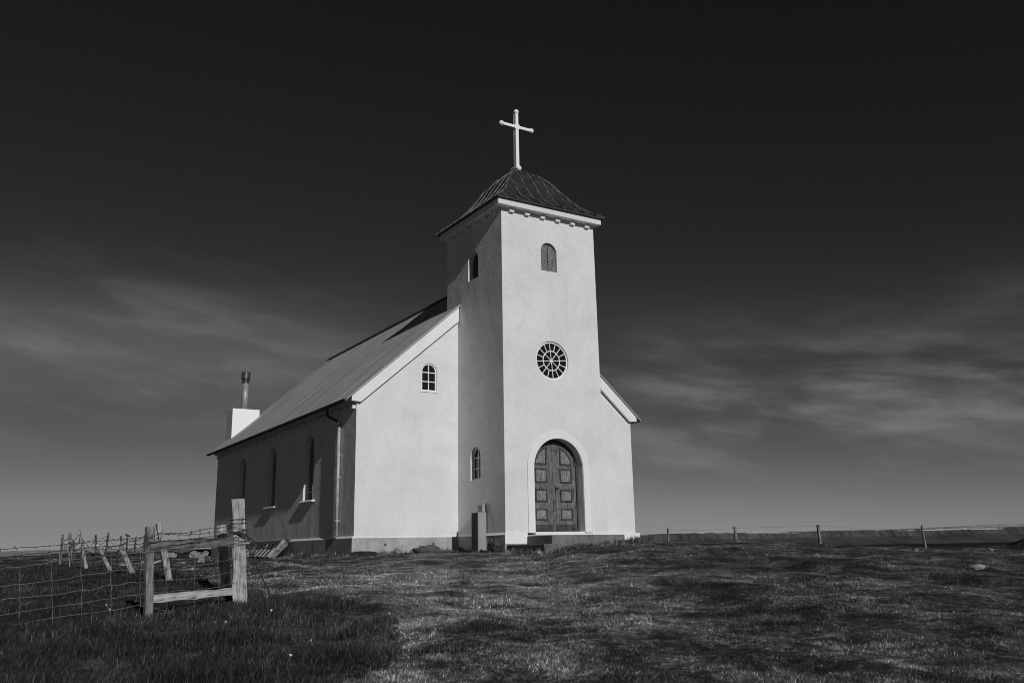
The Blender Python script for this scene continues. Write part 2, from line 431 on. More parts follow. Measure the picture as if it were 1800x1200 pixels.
# ------------------------------------------------------------------ the church
church = empty('church', (TX, TY, TZ), YAW)
tag(church, 'white plastered church with square cross-topped tower and grey metal roof', 'church')

def front(y0): return lambda u, w, n: (u, y0 + n, w)        # n goes into the wall
def left(x0): return lambda u, w, n: (x0 + n, u, w)
def arch(c, hw, z0, apex, n=20):
    zs = apex - hw
    return [(c - hw, z0)] + [(c - hw * math.cos(math.pi * k / n), zs + hw * math.sin(math.pi * k / n)) for k in range(n + 1)] + [(c + hw, z0)]
def circ(cx, cz, r, n=40): return [(cx + r * math.cos(2 * math.pi * k / n), cz + r * math.sin(2 * math.pi * k / n)) for k in range(n)]
def cutter(pts, fn, a, b):
    m = MB(); m.prism(pts, fn, a, b); return m.build('cutter', M['hole'])
def carve(o, cutters):
    for c in cutters:
        c.parent = o.parent
        md = o.modifiers.new('cut', 'BOOLEAN'); md.operation = 'DIFFERENCE'; md.solver = 'EXACT'; md.object = c
    bpy.context.view_layer.update()
    dg = bpy.context.evaluated_depsgraph_get()
    nm = bpy.data.meshes.new_from_object(o.evaluated_get(dg)); old = o.data
    o.modifiers.clear(); o.data = nm; nm.name = o.name
    nm.materials.clear(); nm.materials.append(old.materials[0])
    for p in nm.polygons: p.material_index = 0
    for c in cutters: bpy.data.objects.remove(c)

NAVE_WIN = [4.08, 8.16, 12.2]
# nave walls
nave = MB(); e0 = 3.88 + SL * 0.35
nave.prism([(0, 0), (0, e0), (W / 2, e0 + SL * W / 2), (W, e0), (W, 0)], front(0), 0, L)
nave = nave.build('nave_wall', M['plaster'], church)
carve(nave, [cutter(arch(c, 0.49, 1.22, 3.40), left(0), -0.3, 0.26) for c in NAVE_WIN] + [cutter(arch(2.40, 0.27, 4.41, 5.31), front(0), -0.3, 0.14)])
# tower walls
tower = MB(); tower.box(A, A + TW, YT, YT + TD, 0.0, 9.82)
tower = tower.build('tower_wall', M['plaster'], church)
DC, DH = 5.295, 0.885
def _taper(o):
    for v in o.data.vertices: v.co.x += v.co.z / 9.7 * (0.03 - 0.10 * (v.co.x - A) / TW)
carve(tower, [cutter(arch(DC, DH, -0.1, 2.753, 28), front(YT), -0.3, 0.46),
              cutter(arch(5.175, 0.305, 7.965, 8.90), front(YT), -0.3, 0.2),
              cutter(circ(5.19, 5.13, 0.60), front(YT), -0.3, 0.2),
              cutter(arch(-1.11, 0.31, 1.61, 2.60), left(A), -0.3, 0.2),
              cutter(arch(-1.03, 0.325, 7.94, 8.87), left(A), -0.3, 0.3)])

_taper(tower)
# plinths
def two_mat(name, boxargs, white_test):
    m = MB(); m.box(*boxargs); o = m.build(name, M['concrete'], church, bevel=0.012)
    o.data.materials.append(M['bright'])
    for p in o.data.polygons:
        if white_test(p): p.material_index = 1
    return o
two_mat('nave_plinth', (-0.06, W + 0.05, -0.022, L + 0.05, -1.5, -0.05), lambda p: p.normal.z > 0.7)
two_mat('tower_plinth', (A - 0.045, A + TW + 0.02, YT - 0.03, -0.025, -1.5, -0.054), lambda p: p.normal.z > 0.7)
bx('plinth_facing', M['trim'], church, A - 0.047, 4.12, YT - 0.05, YT - 0.031, -0.30, 0.02, bevel=0.008)
bx('plinth_facing', M['trim'], church, 6.42, A + TW + 0.03, YT - 0.05, YT - 0.031, -0.085, 0.02, bevel=0.006)
bx('plinth_facing', M['trim'], church, A + TW + 0.03, W + 0.12, -0.09, -0.024, -0.30, 0.03, bevel=0.01)
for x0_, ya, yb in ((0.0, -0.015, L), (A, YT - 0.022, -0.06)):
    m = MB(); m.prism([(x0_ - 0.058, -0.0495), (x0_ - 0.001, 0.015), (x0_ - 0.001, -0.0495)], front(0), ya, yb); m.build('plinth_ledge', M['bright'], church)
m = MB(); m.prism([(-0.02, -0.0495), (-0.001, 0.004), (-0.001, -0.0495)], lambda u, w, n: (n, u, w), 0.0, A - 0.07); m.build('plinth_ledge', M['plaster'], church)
for x, z in ((0.98, -0.25), (2.55, -0.24)):
    m = MB(); m.prism(circ(x, z, 0.035, 10), front(-0.022), -0.004, 0.01); m.build('vent_hole', M['hole'], church)
for k in range(3):
    m = MB(); m.prism(circ(10.28, -0.08 - 0.055 * k, 0.016, 8), front(-0.09), -0.004, 0.01); m.build('vent_hole', M['hole'], church)

# nave roof: two corrugated slopes
def slope(sign):
    m = MB(); X0, Y0, Y1 = -0.38, -0.17, L + 0.2
    nyy = 620; rows_ = 2; vs = []
    def zt(x): return 4.0 + SL * (x + 0.35)
    xs = [X0, W / 2]
    for lay in (0, 1):
        for x in xs:
            for i in range(nyy):
                y = Y0 + (Y1 - Y0) * i / (nyy - 1)
                c = 0.010 * math.sin(2 * math.pi * y / 0.19)
                z = zt(x) + (c if lay == 0 else -0.055 + c)
                xx = x if sign < 0 else W - x
                vs.append((xx, y, z))
    q = lambda l, r, i: (l * 2 + r) * nyy + i
    fs = []
    for i in range(nyy - 1):
        fs += [(q(0, 0, i), q(0, 1, i), q(0, 1, i + 1), q(0, 0, i + 1)), (q(1, 0, i), q(1, 0, i + 1), q(1, 1, i + 1), q(1, 1, i)),
               (q(0, 0, i), q(0, 0, i + 1), q(1, 0, i + 1), q(1, 0, i)), (q(0, 1, i), q(1, 1, i), q(1, 1, i + 1), q(0, 1, i + 1))]
    fs += [(q(0, 0, 0), q(1, 0, 0), q(1, 1, 0), q(0, 1, 0)), (q(0, 0, nyy - 1), q(0, 1, nyy - 1), q(1, 1, nyy - 1), q(1, 0, nyy - 1))]
    m.add(vs, fs); return m.build('roof_slope', M['roof'], church)
slope(-1); slope(1)
zr = 4.0 + SL * (W / 2 + 0.35)
m = MB(); m.prism([(W / 2 - 0.17, zr - 0.10), (W / 2 - 0.17, zr - 0.07), (W / 2, zr + 0.085), (W / 2 + 0.17, zr - 0.07), (W / 2 + 0.17, zr - 0.10), (W / 2, zr + 0.05)], front(0), YT + TD - 0.01, L + 0.45)
m.build('ridge_cap', M['gutter'], church)
# verge boards on the front gable
for s in (-1, 1):
    fx = (lambda x: x) if s < 0 else (lambda x: W - x)
    pts = [(-0.20, 4.06), (-0.20, 3.92), (0.09, 3.90), (A - 0.002, 6.765), (A - 0.002, 7.225)]
    m = MB(); m.prism([(fx(a), b) for a, b in pts], front(0), -0.13, -0.001)
    m.build('verge_board', M['trim'], church, bevel=0.008)
    m = MB(); m.prism([(fx(a), b) for a, b in [(0.06, 3.85), (A - 0.002, 6.735), (A - 0.002, 6.765), (0.09, 3.90)]], front(0), -0.02, -0.0015)
    m.build('verge_shade_strip', M['gutter'], church)  # dark strip drawn for the thin shadow under the board
# eaves cornice with dentils, gutter, downpipe
for s in (-1, 1):
    fx = (lambda x: x) if s < 0 else (lambda x: W - x)
    m = MB(); m.prism([(fx(a), b) for a, b in [(-0.19, 3.94), (-0.19, 3.99), (-0.001, 4.15), (-0.001, 3.87)]], front(0), 0.02, L + 0.05)
    m.build('eaves_cornice', M['plaster'], church)
dent = MB(); dent.box(-0.10, -0.001, -0.09, 0.09, 0, 0.11); d0 = dent.build('dentil', M['plaster'], church); d0.location = (0, 0.16, 3.72)
for k in range(1, 26): copy_obj(d0, church, (0, 0.16 + 0.64 * k, 3.72))
gt = MB(); n = 10; pr = [(-0.40 + 0.075 * math.cos(math.pi + math.pi * k / n), 3.95 + 0.075 * math.sin(math.pi + math.pi * k / n)) for k in range(n + 1)]
inn = [(-0.40 + 0.068 * math.cos(math.pi + math.pi * k / n), 3.952 + 0.068 * math.sin(math.pi + math.pi * k / n)) for k in range(n + 1)]
gt.ring(pr, inn, front(0), -0.2, L + 0.22, closed=False); gt.build('gutter', M['gutter'], church)
m = MB(); m.prism(pr, front(0), -0.208, -0.2); m.build('gutter_end', M['gutter'], church)
PY = 1.16
m = MB(); m.tube([(-0.40, PY + 0.25, 3.90), (-0.40, PY + 0.25, 3.72), (-0.36, PY + 0.2, 3.62), (-0.15, PY + 0.03, 3.48), (-0.085, PY, 3.36), (-0.085, PY, 3.26)], 0.045, 10); m.build('downpipe_bend', M['gutter'], church, True)
m = MB(); m.tube([(-0.085, PY, 3.28), (-0.085, PY, 0.03)], 0.047, 12); pipe = m.build('downpipe', M['pipe'], church, True)
for z in (3.2, 1.75, 0.45, 2.4):
    m = MB(); m.tube([(-0.085, PY, z), (-0.085, PY, z + 0.05)], 0.056, 12); m.box(-0.04, 0.0, PY - 0.012, PY + 0.012, z + 0.005, z + 0.035); m.build('pipe_bracket', M['pipe'], pipe)

# ---- windows
def hbar_half(hw, apex, z):
    zs = apex - hw
    return hw if z <= zs else math.sqrt(max(0, hw * hw - (z - zs) ** 2))
def window(fn, c, hw, z0, apex, n0, frame_t, cols, rowz, mat, bar=0.022, fd=0.05, sill=None, glass='glass'):
    m = MB(); m.ring(arch(c, hw - 0.002, z0, apex - 0.002), arch(c, hw - frame_t, z0 + frame_t, apex - frame_t), fn, n0, n0 + fd)
    ih, ia = hw - frame_t, apex - frame_t
    for k in range(1, cols):
        u = c - ih + 2 * ih * k / cols
        zt = ia - ih + math.sqrt(max(0, ih * ih - (u - c) ** 2))
        m.prism([(u - bar / 2, z0 + frame_t), (u - bar / 2, zt), (u + bar / 2, zt), (u + bar / 2, z0 + frame_t)], fn, n0 + 0.008, n0 + fd - 0.008)
    for z in rowz:
        h = hbar_half(ih, ia, z)
        m.prism([(c - h, z - bar / 2), (c - h, z + bar / 2), (c + h, z + bar / 2), (c + h, z - bar / 2)], fn, n0 + 0.006, n0 + fd - 0.01)
    w = m.build('window', mat, church)
    p = MB(); p.prism(arch(c, hw - frame_t + 0.004, z0 + frame_t - 0.004, apex - frame_t + 0.004), fn, n0 + 0.026, n0 + 0.032); p.build('pane', M[glass], w)
    if sill:
        pr_, ex, th = sill
        s = MB(); s.prism([(-pr_, z0 - th), (-pr_, z0 - th * .45), (-0.0015, z0 + th * .5), (-0.0015, z0 - th)], lambda n_, w_, u_: fn(u_, w_, n_), c - hw - ex, c + hw + ex); s.build('sill', M['bright'], w, bevel=0.004)
    return w
for c in NAVE_WIN:
    window(left(0), c, 0.49, 1.22, 3.40, 0.17, 0.05, 2, [1.22 + 0.31 * k for k in range(1, 7)], M['pipe'], 0.026, 0.06, sill=(0.10, 0.17, 0.05), glass='sideglass')
window(front(0), 2.40, 0.27, 4.41, 5.31, 0.035, 0.045, 2, [4.72, 5.01], M['bright'], 0.028, 0.05, sill=(0.03, 0.01, 0.03))
window(left(A), -1.11, 0.31, 1.61, 2.60, 0.11, 0.05, 2, [1.95, 2.28], M['trim'], 0.026, 0.05)
# upper belfry openings: boarded shutters
def shutter(fn, c, hw, z0, apex, n0, mat):
    m = MB(); m.prism(arch(c, hw - 0.003, z0 + 0.003, apex - 0.003), fn, n0, n0 + 0.03); s = m.build('shutter', mat, church)
    k = MB(); k.prism([(c - 0.015, z0 + 0.02), (c - 0.015, apex - 0.01), (c + 0.015, apex - 0.01), (c + 0.015, z0 + 0.02)], fn, n0 - 0.012, n0 - 0.0005); k.build('centre_batten', M['doordark'], s)
    b = MB()
    for sd in (-1, 1):
        for q in range(7):
            za = z0 + 0.08 + q * 0.125
            u0, u1 = c + sd * 0.03, c + sd * (hw - 0.02)
            zb = za + 0.20 * (hw - 0.05) / 0.25
            zmax = apex - hw + math.sqrt(max(0.0, hw ** 2 - (u1 - c) ** 2)) - 0.03
            if zb > zmax:
                f_ = max(0.0, (zmax - za) / (zb - za)); 
                if f_ < 0.15: continue
                u1 = u0 + (u1 - u0) * f_; zb = za + (zb - za) * f_
            b.prism([(u0, za), (u1, zb), (u1, zb + 0.014), (u0, za + 0.014)], fn, n0 - 0.006, n0 - 0.0005)
    b.build('board_grooves', M['doordark'], s)
shutter(front(YT), 5.175, 0.305, 7.965, 8.90, 0.09, M['shutter'])
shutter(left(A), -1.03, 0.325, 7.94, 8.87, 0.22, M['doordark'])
# rose window
rw = MB(); fn = front(YT); RC = (5.19, 5.13)
rw.ring(circ(*RC, 0.598), circ(*RC, 0.545), fn, 0.05, 0.12); rw.ring(circ(*RC, 0.315), circ(*RC, 0.288), fn, 0.062, 0.105)
def spoke(a, r0, r1, w, n0, n1):
    ca, sa = math.cos(a), math.sin(a)
    rw.prism([(RC[0] + ca * r - sa * s, RC[1] + sa * r + ca * s) for r, s in ((r0, -w), (r1, -w), (r1, w), (r0, w))], fn, n0, n1)
for k in range(8): spoke(k * math.pi / 4 + 0.10, 0.02, 0.29, 0.0105, 0.066, 0.100)
for k in range(16): spoke(k * math.pi / 8 + 0.10, 0.31, 0.55, 0.0115, 0.068, 0.102)
rw.prism(circ(*RC, 0.035, 12), fn, 0.058, 0.108)
rose = rw.build('rose_window', M['bright'], church)
m = MB(); m.prism(circ(*RC, 0.55), fn, 0.085, 0.092); m.build('pane', M['glass'], rose)

# ---- door
fn = front(YT)
m = MB(); m.ring(arch(DC, DH + 0.23, 0.0, 2.753 + 0.23, 28), arch(DC, DH, 0.0, 2.753, 28), fn, -0.032, -0.0015, closed=False); m.build('door_surround', M['trim'], church, bevel=0.008)
m = MB(); m.ring(arch(DC, DH - 0.003, 0.0, 2.75, 28), arch(DC, DH - 0.065, 0.0, 2.753 - 0.065, 28), fn, 0.26, 0.38, closed=False); m.build('door_frame', M['doordark'], church)
m = MB(); m.box(DC - DH + 0.01, DC + DH - 0.01, YT - 0.02, YT + 0.3, -0.09, 0.03); m.build('threshold', M['trim'], church, bevel=0.01)
for s in (-1, 1):
    hw = DH - 0.067; ap = 2.753 - 0.067; zs = ap - hw
    half = [(0.004, 0.05), (0.004, ap - 0.002)] + [(hw * math.sin(math.pi / 2 * k / 14), zs + hw * math.cos(math.pi / 2 * k / 14)) for k in range(1, 15)] + [(hw, 0.05)]
    m = MB(); m.prism([(DC + s * a, b) for a, b in half], fn, 0.30, 0.36); leaf = m.build('door_leaf', M['doorwood'], church)
    for (za, zb) in ((0.36, 0.71), (0.90, 1.27), (1.46, 1.88), (1.99, None)):
        xa, xb = 0.235, 0.665
        def outline(ins):
            if zb: return [(xa + ins, za + ins), (xa + ins, zb - ins), (xb - ins, zb - ins), (xb - ins, za + ins)]
            r = hw - 0.11 - ins
            x0 = xa + ins; x1 = min(xb - ins, r - 0.01)
            th0, th1 = math.asin(x0 / r), math.asin(x1 / r)
            return [(x0, za + ins)] + [(r * math.sin(th0 + (th1 - th0) * k / 8), zs + r * math.cos(th0 + (th1 - th0) * k / 8)) for k in range(9)] + [(x1, za + ins)]
        O_, I_ = outline(0), outline(0.045)
        m = MB(); m.ring([(DC + s * a, b) for a, b in O_], [(DC + s * a, b) for a, b in I_], fn, 0.272, 0.2995); pn = m.build('panel', M['doordark'], leaf)
        J_, K_ = outline(0.048), outline(0.105)
        m = MB(); m.prism([(DC + s * a, b) for a, b in J_], fn, 0.288, 0.2993); m.prism([(DC + s * a, b) for a, b in K_], fn, 0.276, 0.2878); 
        q = m.build('panel_board', M['doorpanel'], leaf)
    m = MB(); m.prism([(DC + s * a, b) for a, b in ((0.03, 0.06), (0.03, 0.24), (hw - 0.03, 0.24), (hw - 0.03, 0.06))], fn, 0.285, 0.2994); m.build('kick_board', M['doordark'], leaf)
    if s > 0:
        m = MB(); m.tube([(DC + 0.06, YT + 0.30, 1.31), (DC + 0.06, YT + 0.24, 1.31)], 0.012, 8); m.tube([(DC + 0.06, YT + 0.245, 1.31), (DC + 0.17, YT + 0.245, 1.305)], 0.011, 8)
        m.box(DC + 0.035, DC + 0.085, YT + 0.294, YT + 0.2995, 1.2, 1.40); m.build('handle', M['handle'], leaf)
    else:
        m = MB(); m.prism([(DC - 0.035, 0.05), (DC - 0.035, ap - 0.03), (DC + 0.035, ap - 0.03), (DC + 0.035, 0.05)], fn, 0.278, 0.2985); m.build('cover_strip', M['doorwood'], leaf)

# ---- steps
top_ = lambda u, w, n: (u, w, n)  # step plans flare at the left front, shaped to shade their left sides
m = MB(); m.prism([(4.1, YT - 0.052), (3.96, -4.31), (6.62, -4.12), (6.62, YT - 0.052)], top_, -0.36, -0.092); m.build('door_step', M['stepconcrete'], church, bevel=0.02)
m = MB(); m.prism([(A, YT - 0.052), (3.2, -5.07), (6.75, -4.78), (6.75, YT - 0.052)], top_, -1.2, -0.325); m.build('door_step', M['mossconcrete'], church, bevel=0.025)

# ---- meter box on the tower's left side
m = MB(); m.box(3.09, 3.362, -1.82, -1.42, -0.9, 0.62); mb = m.build('meter_box', M['meter'], church, bevel=0.008)
m = MB(); m.box(3.075, 3.0885, -1.79, -1.45, -0.45, 0.60); m.build('door', M['doordark'], mb)
m = MB(); m.box(3.24, 3.405, -1.80, -1.55, 0.622, 0.83); m.build('conduit_box', M['meter'], mb, bevel=0.006)
m = MB(); m.tube([(3.36, -1.84, 0.62), (3.36, -1.84, 0.88)], 0.022, 8); m.build('conduit', M['barb'], mb)

# ---- tower cornice, dentils, roof, cross
CO = 0.25
m = MB(); m.box(3.19, 7.09, YT - CO, 0.83, 9.77, 9.955); m.build('tower_cornice', M['plaster'], church, bevel=0.01)
dt = MB(); dt.box(-0.08, 0.08, YT - 0.10, YT - 0.001, 0, 0.12); d1 = dt.build('dentil', M['trim'], church); d1.location = (3.77, 0, 9.648)
for k in range(1, 6): copy_obj(d1, church, (3.77 + 0.575 * k, 0, 9.648))
dt = MB(); dt.box(A - 0.10, A - 0.001, -0.085, 0.085, 0, 0.13); d2 = dt.build('dentil', M['plaster'], church); d2.location = (0.032, YT + 0.36, 9.648)
for k in range(1, 6): copy_obj(d2, church, (0.032, YT + 0.36 + 0.57 * k, 9.648))
XC, YC = A + TW / 2 - 0.06, YT + TD / 2 - 0.06
PROF = [(2.04, 9.958), (2.04, 9.995), (1.88, 10.12), (1.64, 10.28), (1.47, 10.44), (1.26, 10.70), (1.07, 10.97), (0.87, 11.28), (0.72, 11.48), (0.57, 11.64), (0.42, 11.75), (0.30, 11.80)]
m = MB(); vs = []
for h, z in PROF:
    vs += [(XC - h, YC - h, z), (XC + h, YC - h, z), (XC + h, YC + h, z), (XC - h, YC + h, z)]
XR, YR = XC, YC
fs = [(4 * i + k, 4 * i + (k + 1) % 4, 4 * i + 4 + (k + 1) % 4, 4 * i + 4 + k) for i in range(len(PROF) - 1) for k in range(4)]
fs += [(3, 2, 1, 0), tuple(range(4 * len(PROF) - 4, 4 * len(PROF)))]
m.add(vs, fs); troof = m.build('tower_roof', M['troof'], church)
prof2 = PROF[1:]
def seam_pts(off, face):
    out = []
    for (h, z), (h2, z2) in zip(prof2[:-1], prof2[1:]):
        if h >= abs(off):
            out.append((off, h, z))
            if h2 < abs(off):
                t = (h - abs(off)) / (h - h2); out.append((off, abs(off), z + (z2 - z) * t)); break
    else: out.append((off, prof2[-1][0], prof2[-1][1]))
    res = []
    for o_, h, z in out:
        z += 0.022
        res.append({0: (XC + o_, YC - h, z), 1: (XC - h, YC - o_, z), 2: (XC + h, YC + o_, z), 3: (XC - o_, YC + h, z)}[face])
    return res
for face in range(4):
    for k in range(-4, 5):
        p = seam_pts(0.44 * k + 0.03, face)
        if len(p) > 1: m = MB(); m.tube(p, 0.025, 6); m.build('roof_seam', M['seam'], troof)
for sx, sy in ((-1, -1), (1, -1), (1, 1), (-1, 1)):
    m = MB(); m.tube([(XC + sx * h, YC + sy * h, z + 0.01) for h, z in prof2], 0.026, 6); m.build('hip_seam', M['seam'], troof)
m = MB(); m.box(XC - 0.38, XC + 0.38, YC - 0.38, YC + 0.38, 11.79, 11.84); m.box(XC - 0.11, XC + 0.11, YC - 0.11, YC + 0.11, 11.84, 12.06); m.build('roof_cap', M['troof'], troof, bevel=0.01)
m = MB()
m.box(XC - 0.06, XC + 0.06, YC - 0.05, YC + 0.05, 12.05, 13.585); m.box(XC - 0.055, XC + 0.055, YC - 0.05, YC + 0.05, 13.785, 14.24)
m.box(XC - 0.58, XC - 0.1, YC - 0.045, YC + 0.045, 13.635, 13.735); m.box(XC + 0.1, XC + 0.58, YC - 0.045, YC + 0.045, 13.635, 13.735)
m.prism(circ(XC, 13.685, 0.115, 16), front(YC), -0.06, 0.06)
cross = m.build('cross', M['bright'], church, bevel=0.01)
for p, r in (((XC, YC, 14.25), 0.092), ((XC - 0.60, YC, 13.685), 0.092), ((XC + 0.60, YC, 13.685), 0.092), ((XC + 0.02, YC - 0.03, 12.15), 0.115)):
    m = MB(); m.ball(p, r, 14); m.build('finial', M['bright'], cross, True)
m = MB(); m.tube([(XC - 0.11, YC + 0.06, 11.9), (XC - 0.085, YC + 0.06, 12.2), (XC - 0.075, YC + 0.05, 13.6), (XC - 0.07, YC + 0.05, 14.25)], 0.008, 6); m.tube([(XC - 0.11, YC + 0.06, 12.2), (XC - 0.26, YC - 0.0, 12.08)], 0.007, 6); m.build('lightning_rod', M['pipe'], cross)

cross.location = (0, 0, -0.07)
# ---- chimney
m = MB(); m.box(0.315, 1.53, 15.53, 16.48, 4.2, 5.955); chim = m.build('chimney', M['bright'], church, bevel=0.015)
def lathe(mb, cx, cy, prof, n=20):
    mb.tube([(cx, cy, z) for _, z in prof], [r for r, _ in prof], n)
m = MB(); lathe(m, 0.95, 16.0, [(0.15, 5.95), (0.15, 7.22)]); m.build('flue', M['flue'], chim, True)
m = MB(); lathe(m, 0.95, 16.0, [(0.16, 7.215), (0.175, 7.22), (0.175, 7.25), (0.12, 7.255), (0.12, 7.30), (0.18, 7.305), (0.18, 7.33), (0.13, 7.34), (0.13, 7.40), (0.20, 7.405), (0.205, 7.72), (0.15, 7.74), (0.02, 7.75)]); m.build('cowl', M['cowl'], chim)

# ------------------------------------------------------------------ fences
def roughpost(mb, p0, p1, wx, wy, rz=0.0, seg=14, taper=0.9, wob=0.008, split=False):
    """a squared weathered post from p0 (foot) to p1 (top)"""
    p0, p1 = Vector(p0), Vector(p1); ax = (p1 - p0).normalized()
    a = Vector((math.cos(rz), math.sin(rz), 0)); a = (a - ax * a.dot(ax)).normalized(); b = ax.cross(a)
    prof = [(-1, -.8), (-.8, -1), (-.1, -.97), (.75, -1), (1, -.85), (.97, .1), (1, .8), (.8, 1), (-.7, 1), (-1, .85)]
    n = len(prof); vs = []; off = random.random() * 50
    for i in range(seg + 1):
        t = i / seg; k = 1 - (1 - taper) * t
        for j, (x, y) in enumerate(prof):
            w = wob * mnoise.noise(Vector((j * 1.7 + off, t * 5, 0))) * 2
            end = 0.02 * mnoise.noise(Vector((j * .9 + off, 9, 3))) if i == seg else 0
            vs.append(p0.lerp(p1, t) + a * (x * wx / 2 * k + w * x) + b * (y * wy / 2 * k + w * y) + ax * end)
    fs = [(i * n + k, i * n + (k + 1) % n, (i + 1) * n + (k + 1) % n, (i + 1) * n + k) for i in range(seg) for k in range(n)]
    fs += [tuple(range(n - 1, -1, -1)), tuple(range(seg * n, (seg + 1) * n))]
    mb.add(vs, fs)
def wire_path(pts, wig=0.008, sub=10):
    out = []; off = random.random() * 99
    pts = [Vector(p) for p in pts]
    for i in range(len(pts) - 1):
        for k in range(sub):
            t = k / sub; a = pts[max(i - 1, 0)]; b = pts[i]; c = pts[i + 1]; d = pts[min(i + 2, len(pts) - 1)]
            q = 0.5 * ((2 * b) + (c - a) * t + (2 * a - 5 * b + 4 * c - d) * t * t + (3 * b - a - 3 * c + d) * t ** 3)
            s = len(out) * .37
            out.append(q + Vector((mnoise.noise(Vector((off, s, 0))), mnoise.noise(Vector((off, s, 7))), mnoise.noise(Vector((off, s, 3))))) * wig)
    out.append(pts[-1]); return out
def barbed(pts, r=0.004, wig=0.012, gap=0.14, sub=10):
    m = MB(); P = wire_path(pts, wig, sub); m.tube(P, r, 5)
    acc = 0
    for a, b in zip(P[:-1], P[1:]):
        acc += (b - a).length
        if acc > gap:
            acc = 0
            for _ in range(2):
                d = Vector((random.uniform(-1, 1), random.uniform(-1, 1), random.uniform(-1, 1))).normalized() * 0.028
                m.tube([a - d, a + d], r * .75, 4)
    return m
def build_local(mb, name, mat, parent, smooth=False):
    """vertices given in world space, stored relative to the (unrotated) parent"""
    px, py, pz = parent.location
    mb.v = [(x - px, y - py, z - pz) for x, y, z in mb.v]
    return mb.build(name, mat, parent, smooth)

# --- near fence: sheep netting, two gate posts with rails between them
ANCH = [(-220, -8.6, 9.8), (0, -6.32, 11.2), (262, -4.83, 12.0), (418, -4.02, 13.2)]
def onfence(u, v, dy=0.0):
    d = ray(u, v); best = None
    for (u0, x0, y0), (u1, x1, y1) in zip(ANCH[:-1], ANCH[1:]):
        if u <= u1 or u1 == 418:
            nx_, ny_ = (y1 - y0), -(x1 - x0)
            t = (nx_ * x0 + ny_ * (y0 + dy)) / (nx_ * d.x + ny_ * d.y)
            return Vector((d.x * t, d.y * t, d.z * t + EYE))
fA = empty('wire_fence', (-4.83, 12.0, gz(-4.83, 12.0)))
tag(fA, 'nearest fence, sheep netting and two railed timber gate posts', 'fence')
tp0 = Vector((-3.94, 13.2, gz(-3.94, 13.2) - 0.35)); tp1 = Vector((-4.075, 13.2, at(416, 877, 13.2).z))
m = MB(); roughpost(m, tp0, tp1, 0.185, 0.15, 0.28, 18, 0.96, 0.012); o = build_local(m, 'post', M['post'], fA); o['label'] = 'thick bleached tall post wrapped with wire'
wr = MB()
for k in range(7):
    z = at(416, 914 + 7 * k + random.uniform(-2, 2), 13.2).z; t = (z - tp0.z) / (tp1.z - tp0.z); c = tp0.lerp(tp1, t)
    tilt = random.uniform(-.03, .03)
    loop = [c + Vector((0.122 * math.cos(a) * 0.98, 0.108 * math.sin(a), tilt * math.cos(a) + random.uniform(-.004, .004))) for a in np.linspace(0, 6.28, 25)]
    rot = Matrix.Rotation(0.28, 3, 'Z'); loop = [c + rot @ (q - c) for q in loop]
    wr.tube(loop, 0.0045, 5)
c = tp1.lerp(tp0, .28) + Vector((0.10, -0.05, 0))
for k in range(6):
    a0 = random.uniform(0, .1)
    wr.tube(wire_path([c + Vector((-0.16, -.03, .02)), c + Vector((0.0, -.06, .04 - k * .012)), c + Vector((.08 + a0, -.04, -.10)), c + Vector((.10 + a0, -.02, -.22)), c + Vector((.08, 0, -.30 - a0))], 0.02, 8), 0.005, 5)
build_local(wr, 'wire_wrapping', M['barb'], fA)
m = MB(); w0 = c + Vector((.06, 0, -.18)); wend = ground_hit(475, 1047); m.tube(wire_path([w0, w0.lerp(wend, .3) + Vector((-.0, 0, -.02)), w0.lerp(wend, .7), wend], 0.01), 0.009, 5); build_local(m, 'loose_wire', M['barb'], fA)
m = MB(); roughpost(m, (-4.78, 12.0, gz(-4.8, 12) - 0.3), (-4.862, 12.0, at(262, 925, 12).z), 0.105, 0.10, 0.75, 14, 0.95, 0.005); o = build_local(m, 'post', M['postgrey'], fA); o['label'] = 'slim grey squared post at the left end of the rails'
m = MB(); roughpost(m, (-4.44, 14.2, gz(-4.44, 14.2) - 0.3), (-4.625, 14.2, at(392, 923, 14.2).z), 0.15, 0.12, 0.2, 12, 0.97, 0.006); o = build_local(m, 'post', M['post'], fA); o['label'] = 'shaded post with bright top behind the tall post'
def rail(u0, v0, u1, v1, h, mat, name, label):
    a, b = onfence(u0, v0, -0.06), onfence(u1, v1, -0.02)
    m = MB(); d = b - a; ln = d.length
    roughpost(m, (0, 0, 0), (ln, 0, 0), 0.045, h, math.pi / 2, 16, 0.97, 0.006)
    o = m.build(name, mat, fA); rx = Matrix.Identity(3)
    o.rotation_euler = (0, -math.asin(d.z / ln), math.atan2(d.y, d.x)); o.location = a - Vector(fA.location); o['label'] = label
rail(263, 959, 409, 951.5, 0.125, M['railgrey'], 'rail', 'upper grey weathered rail')
rail(266, 1052, 414, 1039, 0.105, M['rail'], 'rail', 'low bleached white rail near the grass')
net = MB()
H_ROWS = [[(-220, 1040), (-90, 1016), (0, 1000), (70, 991), (144, 981), (210, 974), (262, 969), (340, 965), (416, 958)],
          [(-220, 1078), (-90, 1051), (0, 1031), (89, 1020), (194, 1004), (255, 1000), (310, 998), (370, 990), (416, 980)],
          [(-220, 1106), (-90, 1074), (0, 1054), (35, 1050), (143, 1038), (194, 1029), (253, 1022), (310, 1018), (383, 1010), (418, 1001)],
          [(-220, 1138), (-90, 1103), (0, 1081), (89, 1067), (194, 1052), (253, 1043), (320, 1038), (383, 1031), (420, 1022)],
          [(-220, 1165), (-90, 1125), (0, 1103), (89, 1086), (194, 1072), (247, 1064), (300, 1073), (360, 1069), (422, 1052)]]
def row_v(r, u):
    for (u0, v0), (u1, v1) in zip(r[:-1], r[1:]):
        if u0 <= u <= u1: return v0 + (v1 - v0) * (u - u0) / (u1 - u0)
    return r[-1][1]
